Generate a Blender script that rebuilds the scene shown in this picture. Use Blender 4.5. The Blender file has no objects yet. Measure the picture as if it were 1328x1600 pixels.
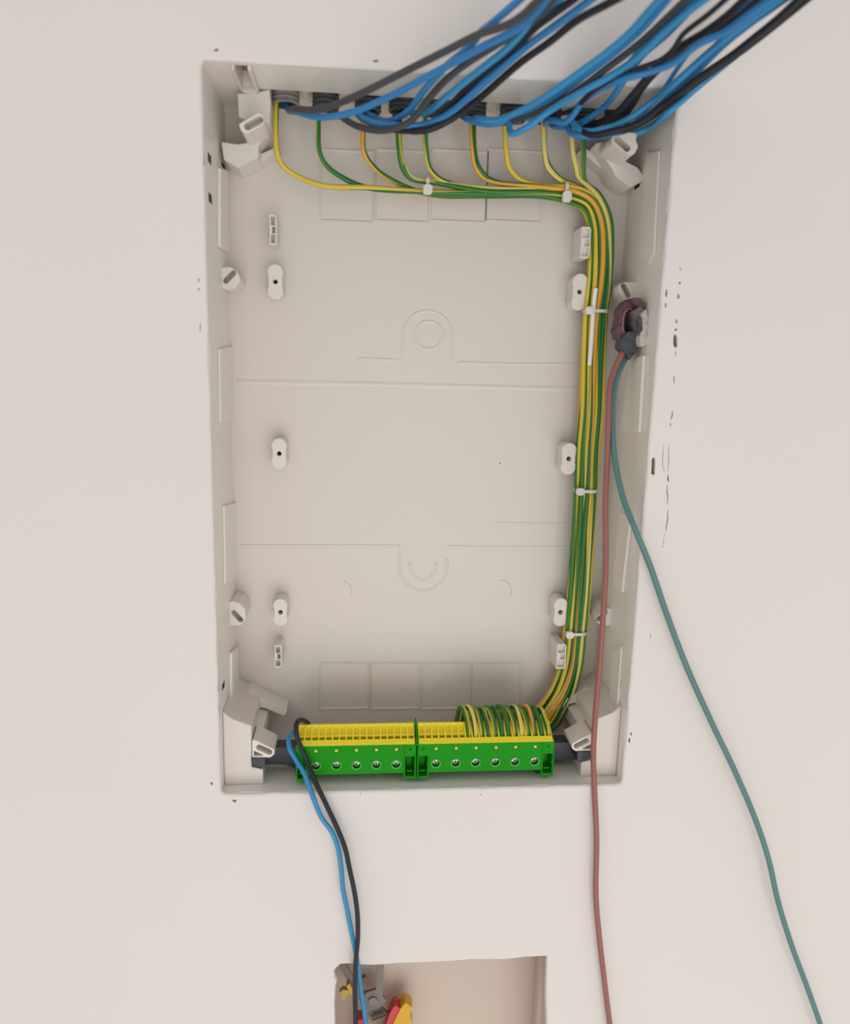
import bpy, bmesh, math, random
from mathutils import Vector, Matrix
from mathutils.geometry import delaunay_2d_cdt
random.seed(7)
S = bpy.context.scene
COL = S.collection
PI = math.pi

# ------------------------------------------------------------------ camera
F_PX = 1164.24
CAM = Vector((-0.0581102, -0.5562814, 0.0666428))
YAW, PITCH, ROLL = 0.0917240, -0.1843201, -0.0255197
cy_, sy_ = math.cos(YAW), math.sin(YAW); cp_, sp_ = math.cos(PITCH), math.sin(PITCH)
_f = Vector((sy_*cp_, cy_*cp_, sp_)); _r = Vector((cy_, -sy_, 0)); _d = -_r.cross(_f)
c_, s_ = math.cos(ROLL), math.sin(ROLL)
RX = c_*_r + s_*_d; DN = -s_*_r + c_*_d; FW = _f
cam = bpy.data.objects.new('camera', bpy.data.cameras.new('camera'))
COL.objects.link(cam)
cam.matrix_world = Matrix(((RX.x, -DN.x, -FW.x, CAM.x), (RX.y, -DN.y, -FW.y, CAM.y), (RX.z, -DN.z, -FW.z, CAM.z), (0, 0, 0, 1)))
cam.data.sensor_fit = 'HORIZONTAL'; cam.data.sensor_width = 36.0
cam.data.lens = F_PX*36.0/1328.0
cam.data.clip_start = 0.01
cam.data.dof.use_dof = True
cam.data.dof.focus_distance = 0.67
cam.data.dof.aperture_fstop = 5.0
S.camera = cam

# ------------------------------------------------------------------ light
w = bpy.data.worlds.new('world'); S.world = w; w.use_nodes = True
w.node_tree.nodes['Background'].inputs[0].default_value = (1.0, 0.97, 0.95, 1)
w.node_tree.nodes['Background'].inputs[1].default_value = 0.70
def area(name, loc, target, size, power, color):
    l = bpy.data.lights.new(name, 'AREA'); l.size = size; l.energy = power; l.color = color
    o = bpy.data.objects.new(name, l); COL.objects.link(o); o.location = loc
    o.rotation_euler = (Vector(target)-Vector(loc)).to_track_quat('-Z', 'Y').to_euler()
area('low_front_light', (0.30, -2.0, -1.05), (0, 0, 0.05), 1.8, 19.5, (1.0, 0.965, 0.935))  # unseen soft source low in front, standing in for warm floor bounce
S.view_settings.view_transform = 'Standard'; S.view_settings.look = 'None'
S.view_settings.gamma = 1; S.view_settings.use_curve_mapping = False
S.view_settings.exposure = 0.0

# ------------------------------------------------------------------ helpers
W, H, D = 0.33, 0.5379, 0.0898
HW, HH = W/2, H/2
def ray(px, py):
    return (FW + RX*((px-664)/F_PX) + DN*((py-800)/F_PX))
def at(px, py, y):                     # point at depth y behind (+) or before (-) the wall face
    d = ray(px, py); t = (y-CAM.y)/d.y
    return CAM + d*t
def at_x(px, py, x):
    d = ray(px, py); t = (x-CAM.x)/d.x
    return CAM + d*t
def at_z(px, py, z):
    d = ray(px, py); t = (z-CAM.z)/d.z
    return CAM + d*t

MATS = {}
def mat(name, col, rough=0.5, metal=0.0, var=0.03, bump=0.0, scale=60, spec=0.5, coat=0.0):
    if name in MATS: return MATS[name]
    m = bpy.data.materials.new(name); m.use_nodes = True
    nt = m.node_tree; b = nt.nodes['Principled BSDF']
    b.inputs['Roughness'].default_value = rough; b.inputs['Metallic'].default_value = metal
    b.inputs['Specular IOR Level'].default_value = spec
    tc = nt.nodes.new('ShaderNodeTexCoord'); n = nt.nodes.new('ShaderNodeTexNoise')
    n.inputs['Scale'].default_value = scale; n.inputs['Detail'].default_value = 4
    nt.links.new(tc.outputs['Object'], n.inputs['Vector'])
    mx = nt.nodes.new('ShaderNodeMix'); mx.data_type = 'RGBA'
    mx.inputs[6].default_value = tuple(c*(1-var) for c in col)+(1,)
    mx.inputs[7].default_value = tuple(min(1, c*(1+var)) for c in col)+(1,)
    nt.links.new(n.outputs['Fac'], mx.inputs[0]); nt.links.new(mx.outputs[2], b.inputs['Base Color'])
    if bump:
        bp = nt.nodes.new('ShaderNodeBump'); bp.inputs['Strength'].default_value = bump
        bp.inputs['Distance'].default_value = 0.001
        nt.links.new(n.outputs['Fac'], bp.inputs['Height']); nt.links.new(bp.outputs[0], b.inputs['Normal'])
    MATS[name] = m
    return m

def wall_material():
    m = mat('wall_plaster', (0.735, 0.69, 0.655), 0.85, var=0.012, bump=0.0, scale=9, spec=0.2)
    nt = m.node_tree; b = nt.nodes['Principled BSDF']
    tc = nt.nodes.new('ShaderNodeTexCoord')
    n = nt.nodes.new('ShaderNodeTexNoise'); n.inputs['Scale'].default_value = 22; n.inputs['Detail'].default_value = 8
    nt.links.new(tc.outputs['Object'], n.inputs['Vector'])
    bp = nt.nodes.new('ShaderNodeBump'); bp.inputs['Strength'].default_value = 0.25; bp.inputs['Distance'].default_value = 0.002
    nt.links.new(n.outputs['Fac'], bp.inputs['Height']); nt.links.new(bp.outputs[0], b.inputs['Normal'])
    return m
M_WALL = wall_material()
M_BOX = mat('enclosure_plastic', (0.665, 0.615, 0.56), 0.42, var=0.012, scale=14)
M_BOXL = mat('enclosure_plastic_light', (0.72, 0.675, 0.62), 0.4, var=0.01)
M_SIDE_LIT = mat('enclosure_plastic_lit_sides', (0.79, 0.745, 0.68), 0.42, var=0.012, scale=14)  # same plastic as the back panel, interior bounce light put into a lighter colour
M_CAV = mat('brick_cavity', (0.13, 0.075, 0.06), 0.9, var=0.5, scale=400)
M_SLOT = mat('slot_shadow_plastic', (0.10, 0.095, 0.085), 0.7)
M_DARK = mat('dark_cavity', (0.02, 0.02, 0.022), 0.9)
M_NICHE = mat('niche_plastic', (0.60, 0.50, 0.425), 0.55, var=0.02, scale=12)
M_GREEN = mat('terminal_green', (0.006, 0.27, 0.004), 0.5, var=0.03, spec=0.12)
M_YEL = mat('terminal_yellow', (0.95, 0.80, 0.04), 0.45, var=0.02, spec=0.3)
M_RIM = mat('terminal_green_rim_highlight', (0.07, 0.42, 0.05), 0.25, spec=0.6)  # highlight on the screw collars put into a lighter housing green
M_PALE = mat('indicator_yellow', (0.62, 0.55, 0.11), 0.45)
M_NAVY = mat('rail_navy', (0.030, 0.036, 0.050), 0.45, var=0.1, scale=300)
M_STEEL = mat('screw_steel', (0.82, 0.82, 0.80), 0.42, metal=1.0)
M_BLUE = mat('blue_insulation', (0.020, 0.19, 0.45), 0.42, var=0.08, scale=25)
M_BLUE2 = mat('light_blue_insulation', (0.026, 0.25, 0.50), 0.42, var=0.08, scale=25)
M_BLACK = mat('black_insulation', (0.018, 0.018, 0.024), 0.45, var=0.1, scale=25, spec=0.3)
M_GREY = mat('grey_black_insulation', (0.055, 0.055, 0.059), 0.45, var=0.1, scale=25, spec=0.3)
M_BROWN = mat('brown_insulation', (0.30, 0.105, 0.085), 0.42, var=0.05, scale=25)
M_TEAL = mat('teal_insulation', (0.085, 0.205, 0.205), 0.42, var=0.05, scale=25)
M_TIE = mat('tie_nylon', (0.70, 0.69, 0.64), 0.35)
M_WHITE = mat('white_strip', (0.86, 0.84, 0.80), 0.5)
M_COND = mat('conduit_grey', (0.055, 0.066, 0.072), 0.6, var=0.25, scale=120)
M_CONDL = mat('conduit_grey_plastered', (0.27, 0.255, 0.24), 0.8, var=0.3, scale=120)
M_CONDIN = mat('conduit_inside', (0.03, 0.033, 0.04), 0.7)
M_PURP = mat('torn_purple_plastic', (0.115, 0.055, 0.072), 0.7, var=0.5, scale=160)
M_PINK = mat('torn_pink_edge', (0.30, 0.11, 0.13), 0.65, var=0.3, scale=160)
M_SLATE = mat('slate_sleeve', (0.055, 0.06, 0.075), 0.6, var=0.25, scale=160)
M_PLAS = mat('broken_plaster', (0.60, 0.56, 0.50), 0.95, var=0.25, bump=0.6, scale=250)
M_TOOL = mat('tool_grey', (0.20, 0.175, 0.152), 0.5, metal=0.1, var=0.06)
M_RED = mat('tool_red', (0.58, 0.045, 0.055), 0.45)
M_GOLD = mat('tool_yellow', (0.68, 0.38, 0.012), 0.45)
M_BRASS = mat('brass', (0.52, 0.36, 0.08), 0.4, metal=0.5)
M_SPRING = mat('spring_steel', (0.10, 0.08, 0.075), 0.35, metal=0.8)

def earth_material(name, g, yl, share):
    m = bpy.data.materials.new(name); m.use_nodes = True
    nt = m.node_tree; b = nt.nodes['Principled BSDF']; b.inputs['Roughness'].default_value = 0.38
    uv = nt.nodes.new('ShaderNodeUVMap'); uv.uv_map = 'UVMap'
    sx = nt.nodes.new('ShaderNodeSeparateXYZ'); nt.links.new(uv.outputs[0], sx.inputs[0])
    fr = nt.nodes.new('ShaderNodeMath'); fr.operation = 'FRACT'; nt.links.new(sx.outputs[0], fr.inputs[0])
    gt = nt.nodes.new('ShaderNodeMath'); gt.operation = 'GREATER_THAN'; gt.inputs[1].default_value = share
    nt.links.new(fr.outputs[0], gt.inputs[0])
    mx = nt.nodes.new('ShaderNodeMix'); mx.data_type = 'RGBA'
    mx.inputs[6].default_value = g+(1,); mx.inputs[7].default_value = yl+(1,)
    nt.links.new(gt.outputs[0], mx.inputs[0]); nt.links.new(mx.outputs[2], b.inputs['Base Color'])
    return m
E_MATS = [earth_material('earth_stripes_yellow', (0.025, 0.17, 0.02), (0.66, 0.50, 0.05), 0.5),
          earth_material('earth_stripes_green', (0.02, 0.15, 0.025), (0.70, 0.58, 0.16), 0.6),
          earth_material('earth_stripes_orange', (0.03, 0.16, 0.02), (0.74, 0.36, 0.04), 0.42)]

def link(name, me, m=None, parent=None, smooth=False):
    o = bpy.data.objects.new(name, me); COL.objects.link(o)
    if m and not me.materials:
        for k in (m if isinstance(m, (list, tuple)) else [m]): me.materials.append(k)
    if smooth:
        for p in me.polygons: p.use_smooth = True
    if parent:
        o.parent = parent
        o.matrix_parent_inverse = Matrix.Translation(-parent.location)
    return o
def tag(o, label, cat, group=None, kind=None):
    o['label'] = label; o['category'] = cat
    if group: o['group'] = group
    if kind: o['kind'] = kind
    return o
def thing(name, loc, label, cat, group=None):
    o = bpy.data.objects.new(name, None); COL.objects.link(o); o.location = loc; o.empty_display_size = 0.01
    return tag(o, label, cat, group)
def bm_obj(name, bm, m, parent=None, smooth=False, recalc=True):
    if recalc: bmesh.ops.recalc_face_normals(bm, faces=bm.faces)
    me = bpy.data.meshes.new(name); bm.to_mesh(me); bm.free()
    return link(name, me, m, parent, smooth)
def bevel(o, width=0.0005, seg=2):
    b = o.modifiers.new('bevel', 'BEVEL'); b.width = width; b.segments = seg; b.limit_method = 'ANGLE'
    b.angle_limit = math.radians(40)
    return o

def inside(p, poly):
    x, y = p; c = False; n = len(poly)
    for i in range(n):
        x1, y1 = poly[i]; x2, y2 = poly[(i+1) % n]
        if (y1 > y) != (y2 > y) and x < (x2-x1)*(y-y1)/(y2-y1)+x1: c = not c
    return c
def add_holed(bm, outer, holes, fmap, pit=None, pit_mats=None, back=None, extra=(), dark_sides=False):
    """front face with holes; pits[i]=depth of hole i (None = open through); back = extrude outline to that w"""
    loops = [outer]+list(holes)+list(extra)
    vs, es, k = [], [], 0
    for lp in loops:
        n = len(lp); vs += [Vector(p) for p in lp]; es += [(k+i, k+(i+1) % n) for i in range(n)]; k += n
    v2, e2, f2, *_ = delaunay_2d_cdt(vs, es, [], 0, 1e-7)
    bv = [bm.verts.new(fmap(v[0], v[1], 0)) for v in v2]
    for f in f2:
        c = sum((v2[i] for i in f), Vector((0, 0)))/len(f)
        if not inside(c, outer): continue
        if any(inside(c, h) for h in holes): continue
        try: bm.faces.new([bv[i] for i in f])
        except ValueError: pass
    for v in [v for v in bv if not v.link_faces]: bm.verts.remove(v)
    for hi, h in enumerate(holes):
        dp = pit[hi] if isinstance(pit, (list, tuple)) else pit
        if dp is None: continue
        a = [bm.verts.new(fmap(x, y, 0)) for x, y in h]; b = [bm.verts.new(fmap(x, y, dp)) for x, y in h]
        n = len(h)
        for i in range(n):
            q = bm.faces.new((a[i], a[(i+1) % n], b[(i+1) % n], b[i]))
            if dark_sides: q.material_index = pit_mats
        f = bm.faces.new(b)
        if pit_mats is not None: f.material_index = pit_mats
    if back is not None:
        a = [bm.verts.new(fmap(x, y, 0)) for x, y in outer]; b = [bm.verts.new(fmap(x, y, back)) for x, y in outer]
        n = len(outer)
        for i in range(n): bm.faces.new((a[i], a[(i+1) % n], b[(i+1) % n], b[i]))
        bm.faces.new(b)
    bmesh.ops.remove_doubles(bm, verts=bm.verts, dist=1e-6)
def box(bm, x0, x1, y0, y1, z0, z1, mi=0):
    v = [bm.verts.new(p) for p in ((x0, y0, z0), (x1, y0, z0), (x1, y1, z0), (x0, y1, z0), (x0, y0, z1), (x1, y0, z1), (x1, y1, z1), (x0, y1, z1))]
    for f in ((0, 1, 2, 3), (4, 5, 6, 7), (0, 1, 5, 4), (1, 2, 6, 5), (2, 3, 7, 6), (3, 0, 4, 7)):
        bm.faces.new([v[i] for i in f]).material_index = mi
def circle(cx, cz, r, n=20, ry=None):
    return [(cx+r*math.cos(2*PI*i/n), cz+(ry or r)*math.sin(2*PI*i/n)) for i in range(n)]
def stadium(cx, cz, length, r, ang, n=7):
    pts = []
    for s, a0 in ((1, -PI/2), (-1, PI/2)):
        for i in range(n):
            a = a0+PI*i/(n-1)
            pts.append((s*length/2+r*math.cos(a), r*math.sin(a)))
    c, s_ = math.cos(ang), math.sin(ang)
    return [(cx+x*c-y*s_, cz+x*s_+y*c) for x, y in pts]
def rect(x0, x1, z0, z1): return [(x0, z0), (x1, z0), (x1, z1), (x0, z1)]
def px2(pts, y): return [(at(x, z, y).x, at(x, z, y).z) for x, z in pts]

def catmull(pts, per=10):
    P = [Vector(p) for p in pts]
    P = [2*P[0]-P[1]]+P+[2*P[-1]-P[-2]]
    out = []
    for i in range(1, len(P)-2):
        p0, p1, p2, p3 = P[i-1:i+3]
        t0 = 0; t1 = t0+max((p1-p0).length, 1e-6)**.5; t2 = t1+max((p2-p1).length, 1e-6)**.5; t3 = t2+max((p3-p2).length, 1e-6)**.5
        for k in range(per):
            t = t1+(t2-t1)*k/per
            A1 = p0*(t1-t)/(t1-t0)+p1*(t-t0)/(t1-t0); A2 = p1*(t2-t)/(t2-t1)+p2*(t-t1)/(t2-t1); A3 = p2*(t3-t)/(t3-t2)+p3*(t-t2)/(t3-t2)
            B1 = A1*(t2-t)/(t2-t0)+A2*(t-t0)/(t2-t0); B2 = A2*(t3-t)/(t3-t1)+A3*(t-t1)/(t3-t1)
            out.append(B1*(t2-t)/(t2-t1)+B2*(t-t1)/(t2-t1))
    out.append(P[-2])
    return out
def tube(name, pts, r, m, parent=None, per=8, ring=10, twist=0.0, phase=0.0, smooth_pts=True, flat=None, closed=False):
    C = catmull(pts, per) if smooth_pts else [Vector(p) for p in pts]
    me = bpy.data.meshes.new(name)
    vs, fs, uvs = [], [], []
    n = len(C); T = []
    for i in range(n):
        if closed: t = C[(i+1) % n]-C[i-1]
        else: t = C[min(i+1, n-1)]-C[max(i-1, 0)]
        T.append(t.normalized())
    N = T[0].orthogonal().normalized(); 
    ref = Vector((0, -1, 0)); 
    N = (ref-T[0]*ref.dot(T[0])); N = N.normalized() if N.length > 0.05 else T[0].orthogonal().normalized()
    L = 0; rows = []
    for i in range(n):
        if i:
            L += (C[i]-C[i-1]).length
            N = (N-T[i]*N.dot(T[i])).normalized()
        B = T[i].cross(N)
        rr = r(i/(n-1)) if callable(r) else r
        rows.append((L, len(vs)))
        for k in range(ring):
            a = 2*PI*k/ring
            fx, fy = (1, 1) if not flat else flat
            vs.append(C[i]+(N*math.cos(a)*fx+B*math.sin(a)*fy)*rr)
    for i in range(n-1 if not closed else n):
        j = (i+1) % n
        for k in range(ring):
            k2 = (k+1) % ring
            fs.append((i*ring+k, i*ring+k2, j*ring+k2, j*ring+k))
            l0, l1 = rows[i][0]*twist+phase, rows[j][0]*twist+phase
            uvs += [k/ring+l0, (k+1)/ring+l0, (k+1)/ring+l1, k/ring+l1]
    if not closed:
        fs.append(tuple(range(ring))[::-1]); uvs += [0.1]*ring
        fs.append(tuple((n-1)*ring+k for k in range(ring))); uvs += [0.1]*ring
    me.from_pydata([tuple(v) for v in vs], [], fs)
    ul = me.uv_layers.new(name='UVMap')
    for i, u in enumerate(uvs): ul.data[i].uv = (u, 0.5)
    me.update()
    return link(name, me, m, parent, True)

# ------------------------------------------------------------------ wall
def rough(poly, step, amp, seed=1):
    rn = random.Random(seed); out = []
    n = len(poly)
    for i in range(n):
        a = Vector(poly[i]); b = Vector(poly[(i+1) % n]); k = max(1, int((b-a).length/step))
        nn = Vector((-(b-a).y, (b-a).x)).normalized()
        for j in range(k):
            p = a.lerp(b, j/k)
            out.append(tuple(p+nn*rn.uniform(-amp, amp)))
    return out
def round_corners(poly, r, n=4):
    out = []; m = len(poly)
    for i in range(m):
        p = Vector(poly[i]); a = (Vector(poly[i-1])-p).normalized(); b = (Vector(poly[(i+1) % m])-p).normalized()
        for k in range(n+1):
            t = k/n
            out.append(tuple((p+a*r)*(1-t)**2+2*t*(1-t)*p+(p+b*r)*t*t))
    return out
def offset(poly, d):                    # outward for a counter-clockwise loop
    n = len(poly); out = []
    for i in range(n):
        a = Vector(poly[i-1]); b = Vector(poly[(i+1) % n]); t = (b-a).normalized()
        out.append((poly[i][0]+t.y*d, poly[i][1]-t.x*d))
    return out
open_box = rough(round_corners([(-HW, -HH), (HW, -HH), (HW, HH), (-HW, HH)], 0.005), 0.012, 0.00045, 3)
niche_px = [(519, 2050), (1000, 2060), (857, 1800), (855, 1620), (853, 1560), (855, 1494), (820, 1496.5), (790, 1500), (740, 1500), (700, 1503),
            (655, 1505), (620, 1506), (600, 1508), (580, 1509), (560, 1508), (545, 1506.5), (532, 1507.5), (526, 1513), (522, 1518), (524, 1529), (527, 1534), (524.5, 1542), (523, 1570), (524, 1620), (522, 1750)]
niche_px = [p for p in niche_px if p[0] != 1000]; niche_px.insert(1, (860, 2050))
open_niche = px2(niche_px, 0)
def lip_profile(bm, lp, outs):
    prev = None; n = len(lp)
    for off, y in outs:
        o = offset(lp, off) if off else lp
        cur = [bm.verts.new((x, y, z)) for x, z in o]
        if prev:
            for i in range(n): bm.faces.new((prev[i], prev[(i+1) % n], cur[(i+1) % n], cur[i])).smooth = True
        prev = cur
def chip_poly(cx, cy, wx, hy, seed, n=9, tilt=0):
    rn = random.Random(seed); P = []
    for i in range(n):
        a = -2*PI*i/n; q = rn.uniform(.7, 1.15); x = math.cos(a)*wx/2*q; y = math.sin(a)*hy/2*q
        P.append((cx+x*math.cos(tilt)-y*math.sin(tilt), cy+x*math.sin(tilt)+y*math.cos(tilt)))
    return px2(P, 0)
def crack_poly(pts, wpx):
    L = [(x-wpx/2*(0.5 if i in (0, len(pts)-1) else 1), y) for i, (x, y) in enumerate(pts)]
    R = [(x+wpx/2*(0.5 if i in (0, len(pts)-1) else 1), y) for i, (x, y) in enumerate(pts)]
    return px2(L+R[::-1], 0)
pits = [chip_poly(338, 78, 9, 5, 1), chip_poly(587, 95, 8, 5, 2), chip_poly(330.5, 1224.5, 4.5, 5.5, 3), px2([(361, 1250), (370, 1249.5), (368, 1254), (366, 1254)], 0),
        chip_poly(310.5, 437, 2.2, 7, 4), chip_poly(310.5, 452, 2.2, 4, 5), chip_poly(313, 512, 1.4, 16, 25),
        chip_poly(1041, 458, 3.4, 14, 6), chip_poly(1040, 477, 3.2, 10, 7), chip_poly(1062, 442, 4, 5, 8), chip_poly(1060, 463, 4, 9, 9), chip_poly(1063, 420, 1.5, 8, 10),
        chip_poly(1057, 502, 3, 8, 11), chip_poly(1056, 515, 5, 4, 12), chip_poly(1055, 534, 8, 24, 13), crack_poly([(1056, 548), (1055, 556)], 2),
        chip_poly(1053, 593, 2, 14, 14), crack_poly([(1051, 642), (1050, 650), (1048, 656)], 2.2), chip_poly(1047.5, 663, 2, 6, 15),
        px2([(1017.5, 740), (1020.5, 743), (1023, 741), (1024, 718), (1021.5, 714), (1018.5, 717)], 0),
        crack_poly([(1044, 742), (1043.5, 749), (1045, 753)], 3), crack_poly([(1042.5, 757), (1042, 769), (1043.5, 775), (1042, 788)], 1.8),
        crack_poly([(1043.6, 796), (1043, 812), (1041, 824), (1040.5, 830)], 1.8), crack_poly([(1038, 834), (1037.5, 838)], 1.8), crack_poly([(1037, 842), (1036, 850)], 1.8), crack_poly([(1035.5, 852), (1035, 856)], 1.6),
        crack_poly([(1037, 695), (1035.5, 712), (1035, 728), (1039, 738)], 1.0), crack_poly([(1045, 694), (1044.6, 716), (1043.5, 738)], 1.3), crack_poly([(1017, 991), (1015.5, 998)], 2),
        chip_poly(983.5, 1157, 4, 9, 16), chip_poly(986, 1147, 2.5, 7, 17), chip_poly(563, 1240.5, 2, 2, 19), chip_poly(751.5, 1241.5, 2.2, 1.8, 20)]
bm = bmesh.new()
big = [(-1.6, -1.5), (1.6, -1.5), (1.6, 1.3), (-1.6, 1.3)]
ring_a = offset(open_box, 0.0022); ring_n = offset(open_niche, 0.0015)
add_holed(bm, big, [ring_a, ring_n]+pits, lambda x, z, w_: (x, w_, z), pit=[None, None]+[0.004]*len(pits), pit_mats=1)
lip_profile(bm, open_box, [(0.0022, 0), (0.0012, 0.0003), (0.0003, 0.0011), (0, 0.0024), (0.0012, 0.0036)])
lip_profile(bm, open_niche, [(0.0015, 0), (0.0007, 0.0003), (0, 0.0015), (0, 0.006)])
# outer thickness of the wall
for (xa, za), (xb, zb) in zip(big, big[1:]+big[:1]):
    bm.faces.new([bm.verts.new(p) for p in ((xa, 0, za), (xb, 0, zb), (xb, 0.2, zb), (xa, 0.2, za))])
wall = bm_obj('wall_back', bm, [M_WALL, M_CAV])
wall['kind'] = 'structure'; wall['label'] = 'white plastered wall with small chips and a crack beside the open recess'

# ------------------------------------------------------------------ enclosure
enc = thing('electrical_enclosure', (0, D, -HH), 'large empty light grey plastic enclosure sunk flush into the white wall', 'electrical box')
# back panel with small moulded bosses/grooves
def back_map(x, z, w_): return (x, D+w_, z)
bm = bmesh.new()
bp_holes = [circle(at(785-4, 724, D).x, at(781, 724, D).z, 0.0007, 8)]
add_holed(bm, rect(-HW, HW, -HH, HH), bp_holes, back_map, pit=0.002)
bm_obj('back_panel', bm, M_BOX, enc)
def side_feature_poly(pxs, x):            # pixel polygon on a side wall -> (y,z)
    return [(at_x(px, py, x).y, at_x(px, py, x).z) for px, py in pxs]
def slot_on_side(px, py, x, wy, hz):
    p = at_x(px, py, x); return rect(p.y-wy/2, p.y+wy/2, p.z-hz/2, p.z+hz/2)
YF = 0.0024
left_slots = [slot_on_side(px, py, -HW, a, b) for px, py, a, b in ((327.5, 248, .013, .0065), (328.5, 310, .013, .0065), (349, 259, .016, .0035), (349, 1071, .011, .0055), (350, 1112, .011, .0055))]
right_slots = [slot_on_side(px, py, HW, a, b) for px, py, a, b in ((1026, 285, .009, .0065), (1021.5, 342, .009, .0065), (995, 291, .012, .0035), (967, 1066, .0095, .0055), (964, 1100, .0095, .0055))]
def ok_slots(sl): return [s for s in sl if min(p[0] for p in s) > YF+.001 and max(p[0] for p in s) < D-.001]
bm = bmesh.new()
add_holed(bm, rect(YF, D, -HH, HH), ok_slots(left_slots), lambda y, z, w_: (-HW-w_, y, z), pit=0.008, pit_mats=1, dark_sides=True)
o = bm_obj('side_wall', bm, [M_SIDE_LIT, M_SLOT], enc)
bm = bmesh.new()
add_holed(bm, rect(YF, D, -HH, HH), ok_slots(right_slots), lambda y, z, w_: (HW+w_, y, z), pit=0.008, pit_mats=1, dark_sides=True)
bm_obj('side_wall', bm, [M_SIDE_LIT, M_SLOT], enc)
# top wall: solid front strip, rear opening for the conduits, square latch pocket at the left
ent_l, ent_r = at(424, 150, 0.06).x, at(1022, 165, 0.06).x
lx0, lx1 = at(371.5, 120, 0.02).x, at(392, 120, 0.02).x
bm = bmesh.new()
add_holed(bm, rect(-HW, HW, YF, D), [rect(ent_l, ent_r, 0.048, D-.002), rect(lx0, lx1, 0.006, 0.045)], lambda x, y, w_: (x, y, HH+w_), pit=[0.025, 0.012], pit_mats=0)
bm_obj('top_wall', bm, M_SIDE_LIT, enc)
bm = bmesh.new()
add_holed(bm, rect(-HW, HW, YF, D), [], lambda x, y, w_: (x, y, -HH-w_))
bm_obj('bottom_wall', bm, M_SIDE_LIT, enc)
# latch pocket frame and lining in the top left corner
bm = bmesh.new()
for x0, x1, y0, y1 in ((lx0-.0016, lx0, .004, .047), (lx1, lx1+.0022, .004, .047), (lx0-.0016, lx1+.0022, .045, .048)):
    box(bm, x0, x1, y0, y1, HH-.0035, HH)
bevel(bm_obj('latch_frame', bm, M_BOXL, enc))
bm = bmesh.new(); box(bm, lx0, lx1, .007, .0445, HH+.0105, HH+.0118)
bm_obj('latch_cover', bm, mat('clay_dust', (0.34, 0.20, 0.15), 0.9, var=.25, scale=150), enc)
# block under the latch, to the left of the conduit opening
bm = bmesh.new()
add_holed(bm, px2([(371, 146), (398, 144), (421, 140), (423, 160), (421, 190), (412, 200), (373, 182)], 0.048), [], lambda x, z, w_: (x, .048+w_, z), back=D-.048-.0005)
bevel(bm_obj('corner_post', bm, M_BOXL, enc))
# knockout panels
def ko(x0, x1, y0, y1):
    a, b = at(x0, y0, D), at(x1, y1, D)
    x_0, x_1, z_0, z_1 = a.x, b.x, b.z, a.z
    bm = bmesh.new(); g = .0006
    ys, yb = D-.0009, D-.00005
    outer = [(x_0, z_0), (x_1, z_0), (x_1, z_1), (x_0, z_1)]
    inner = [(x_0+g*1.6, z_0+g*1.6), (x_1-g*1.6, z_0+g*1.6), (x_1-g*1.6, z_1-g*1.6), (x_0+g*1.6, z_1-g*1.6)]
    in2 = [(x_0+g*2.8, z_0+g*2.8), (x_1-g*2.8, z_0+g*2.8), (x_1-g*2.8, z_1-g*2.8), (x_0+g*2.8, z_1-g*2.8)]
    L = [[bm.verts.new((x, y, z)) for x, z in lp] for lp, y in ((outer, yb), (outer, ys), (inner, ys), (in2, yb))]
    for A, B in zip(L, L[1:]):
        for i in range(4): bm.faces.new((A[i], A[(i+1) % 4], B[(i+1) % 4], B[i]))
    bm.faces.new(L[3])
    return bm_obj('knockout_panel', bm, M_BOX, enc)
for x0, x1 in ((499.5, 577), (579, 656), (658, 734), (736.5, 811)): ko(x0, x1, 1034.5, 1107)
for x0, x1 in ((500, 584), (587, 671), (674, 759), (762, 845)): ko(x0, x1, 232, 349)
# raised mouldings on the back panel
def rib_px(pts, wd=.0020, h=.0006, name='rib', closed=False, soft=True):
    P = [Vector(at(x, y, D-.0001)) for x, y in pts]
    bm = bmesh.new(); rows = []
    n = len(P)
    for i in range(n):
        t = (P[min(i+1, n-1)]-P[max(i-1, 0)]); t.y = 0; t.normalize(); nn = Vector((-t.z, 0, t.x))
        rows.append([bm.verts.new(P[i]+nn*wd/2*k+Vector((0, -h*q, 0))) for k, q in ((-1, 0), (-.45, .8), (0, 1), (.45, .8), (1, 0))])
    for a, b in zip(rows, rows[1:]):
        for k in range(4): bm.faces.new((a[k], a[k+1], b[k+1], b[k]))
    return bm_obj(name, bm, M_BOX, enc, smooth=True)
def arc(cx, cy, r, a0, a1, n=14): return [(cx+r*math.cos(math.radians(a0+(a1-a0)*i/n)), cy-r*math.sin(math.radians(a0+(a1-a0)*i/n))) for i in range(n+1)]
rib_px([(372, 597), (560, 600), (720, 604), (925, 609)], .0045, .0006)
rib_px([(560, 561), (600, 562), (630, 563), (630, 530)]+arc(668, 524, 38, 175, 5)+[(706, 540), (706, 562)], .003, .00055)
rib_px([(716, 567), (800, 569), (920, 570)], .003, .00055)
rib_px(arc(670, 524, 22, 0, 360, 24), .003, .00055)
rib_px([(375, 853), (500, 853), (624, 853), (624, 882)]+arc(661, 886, 37, 180, 360)+[(698, 875)], .003, .0006)
rib_px([(700, 855), (800, 856), (940, 856)], .004, .0006)
rib_px([(640, 880)]+arc(661, 886, 20, 185, 355)+[(681, 880)], .003, .00055)
rib_px([(775, 818), (860, 819), (905, 819)], .003, .0004)
rib_px(arc(783, 923, 16, 100, -35), .0012, .0005); rib_px(arc(534, 924, 16, 85, -20), .0012, .0004)
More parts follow.
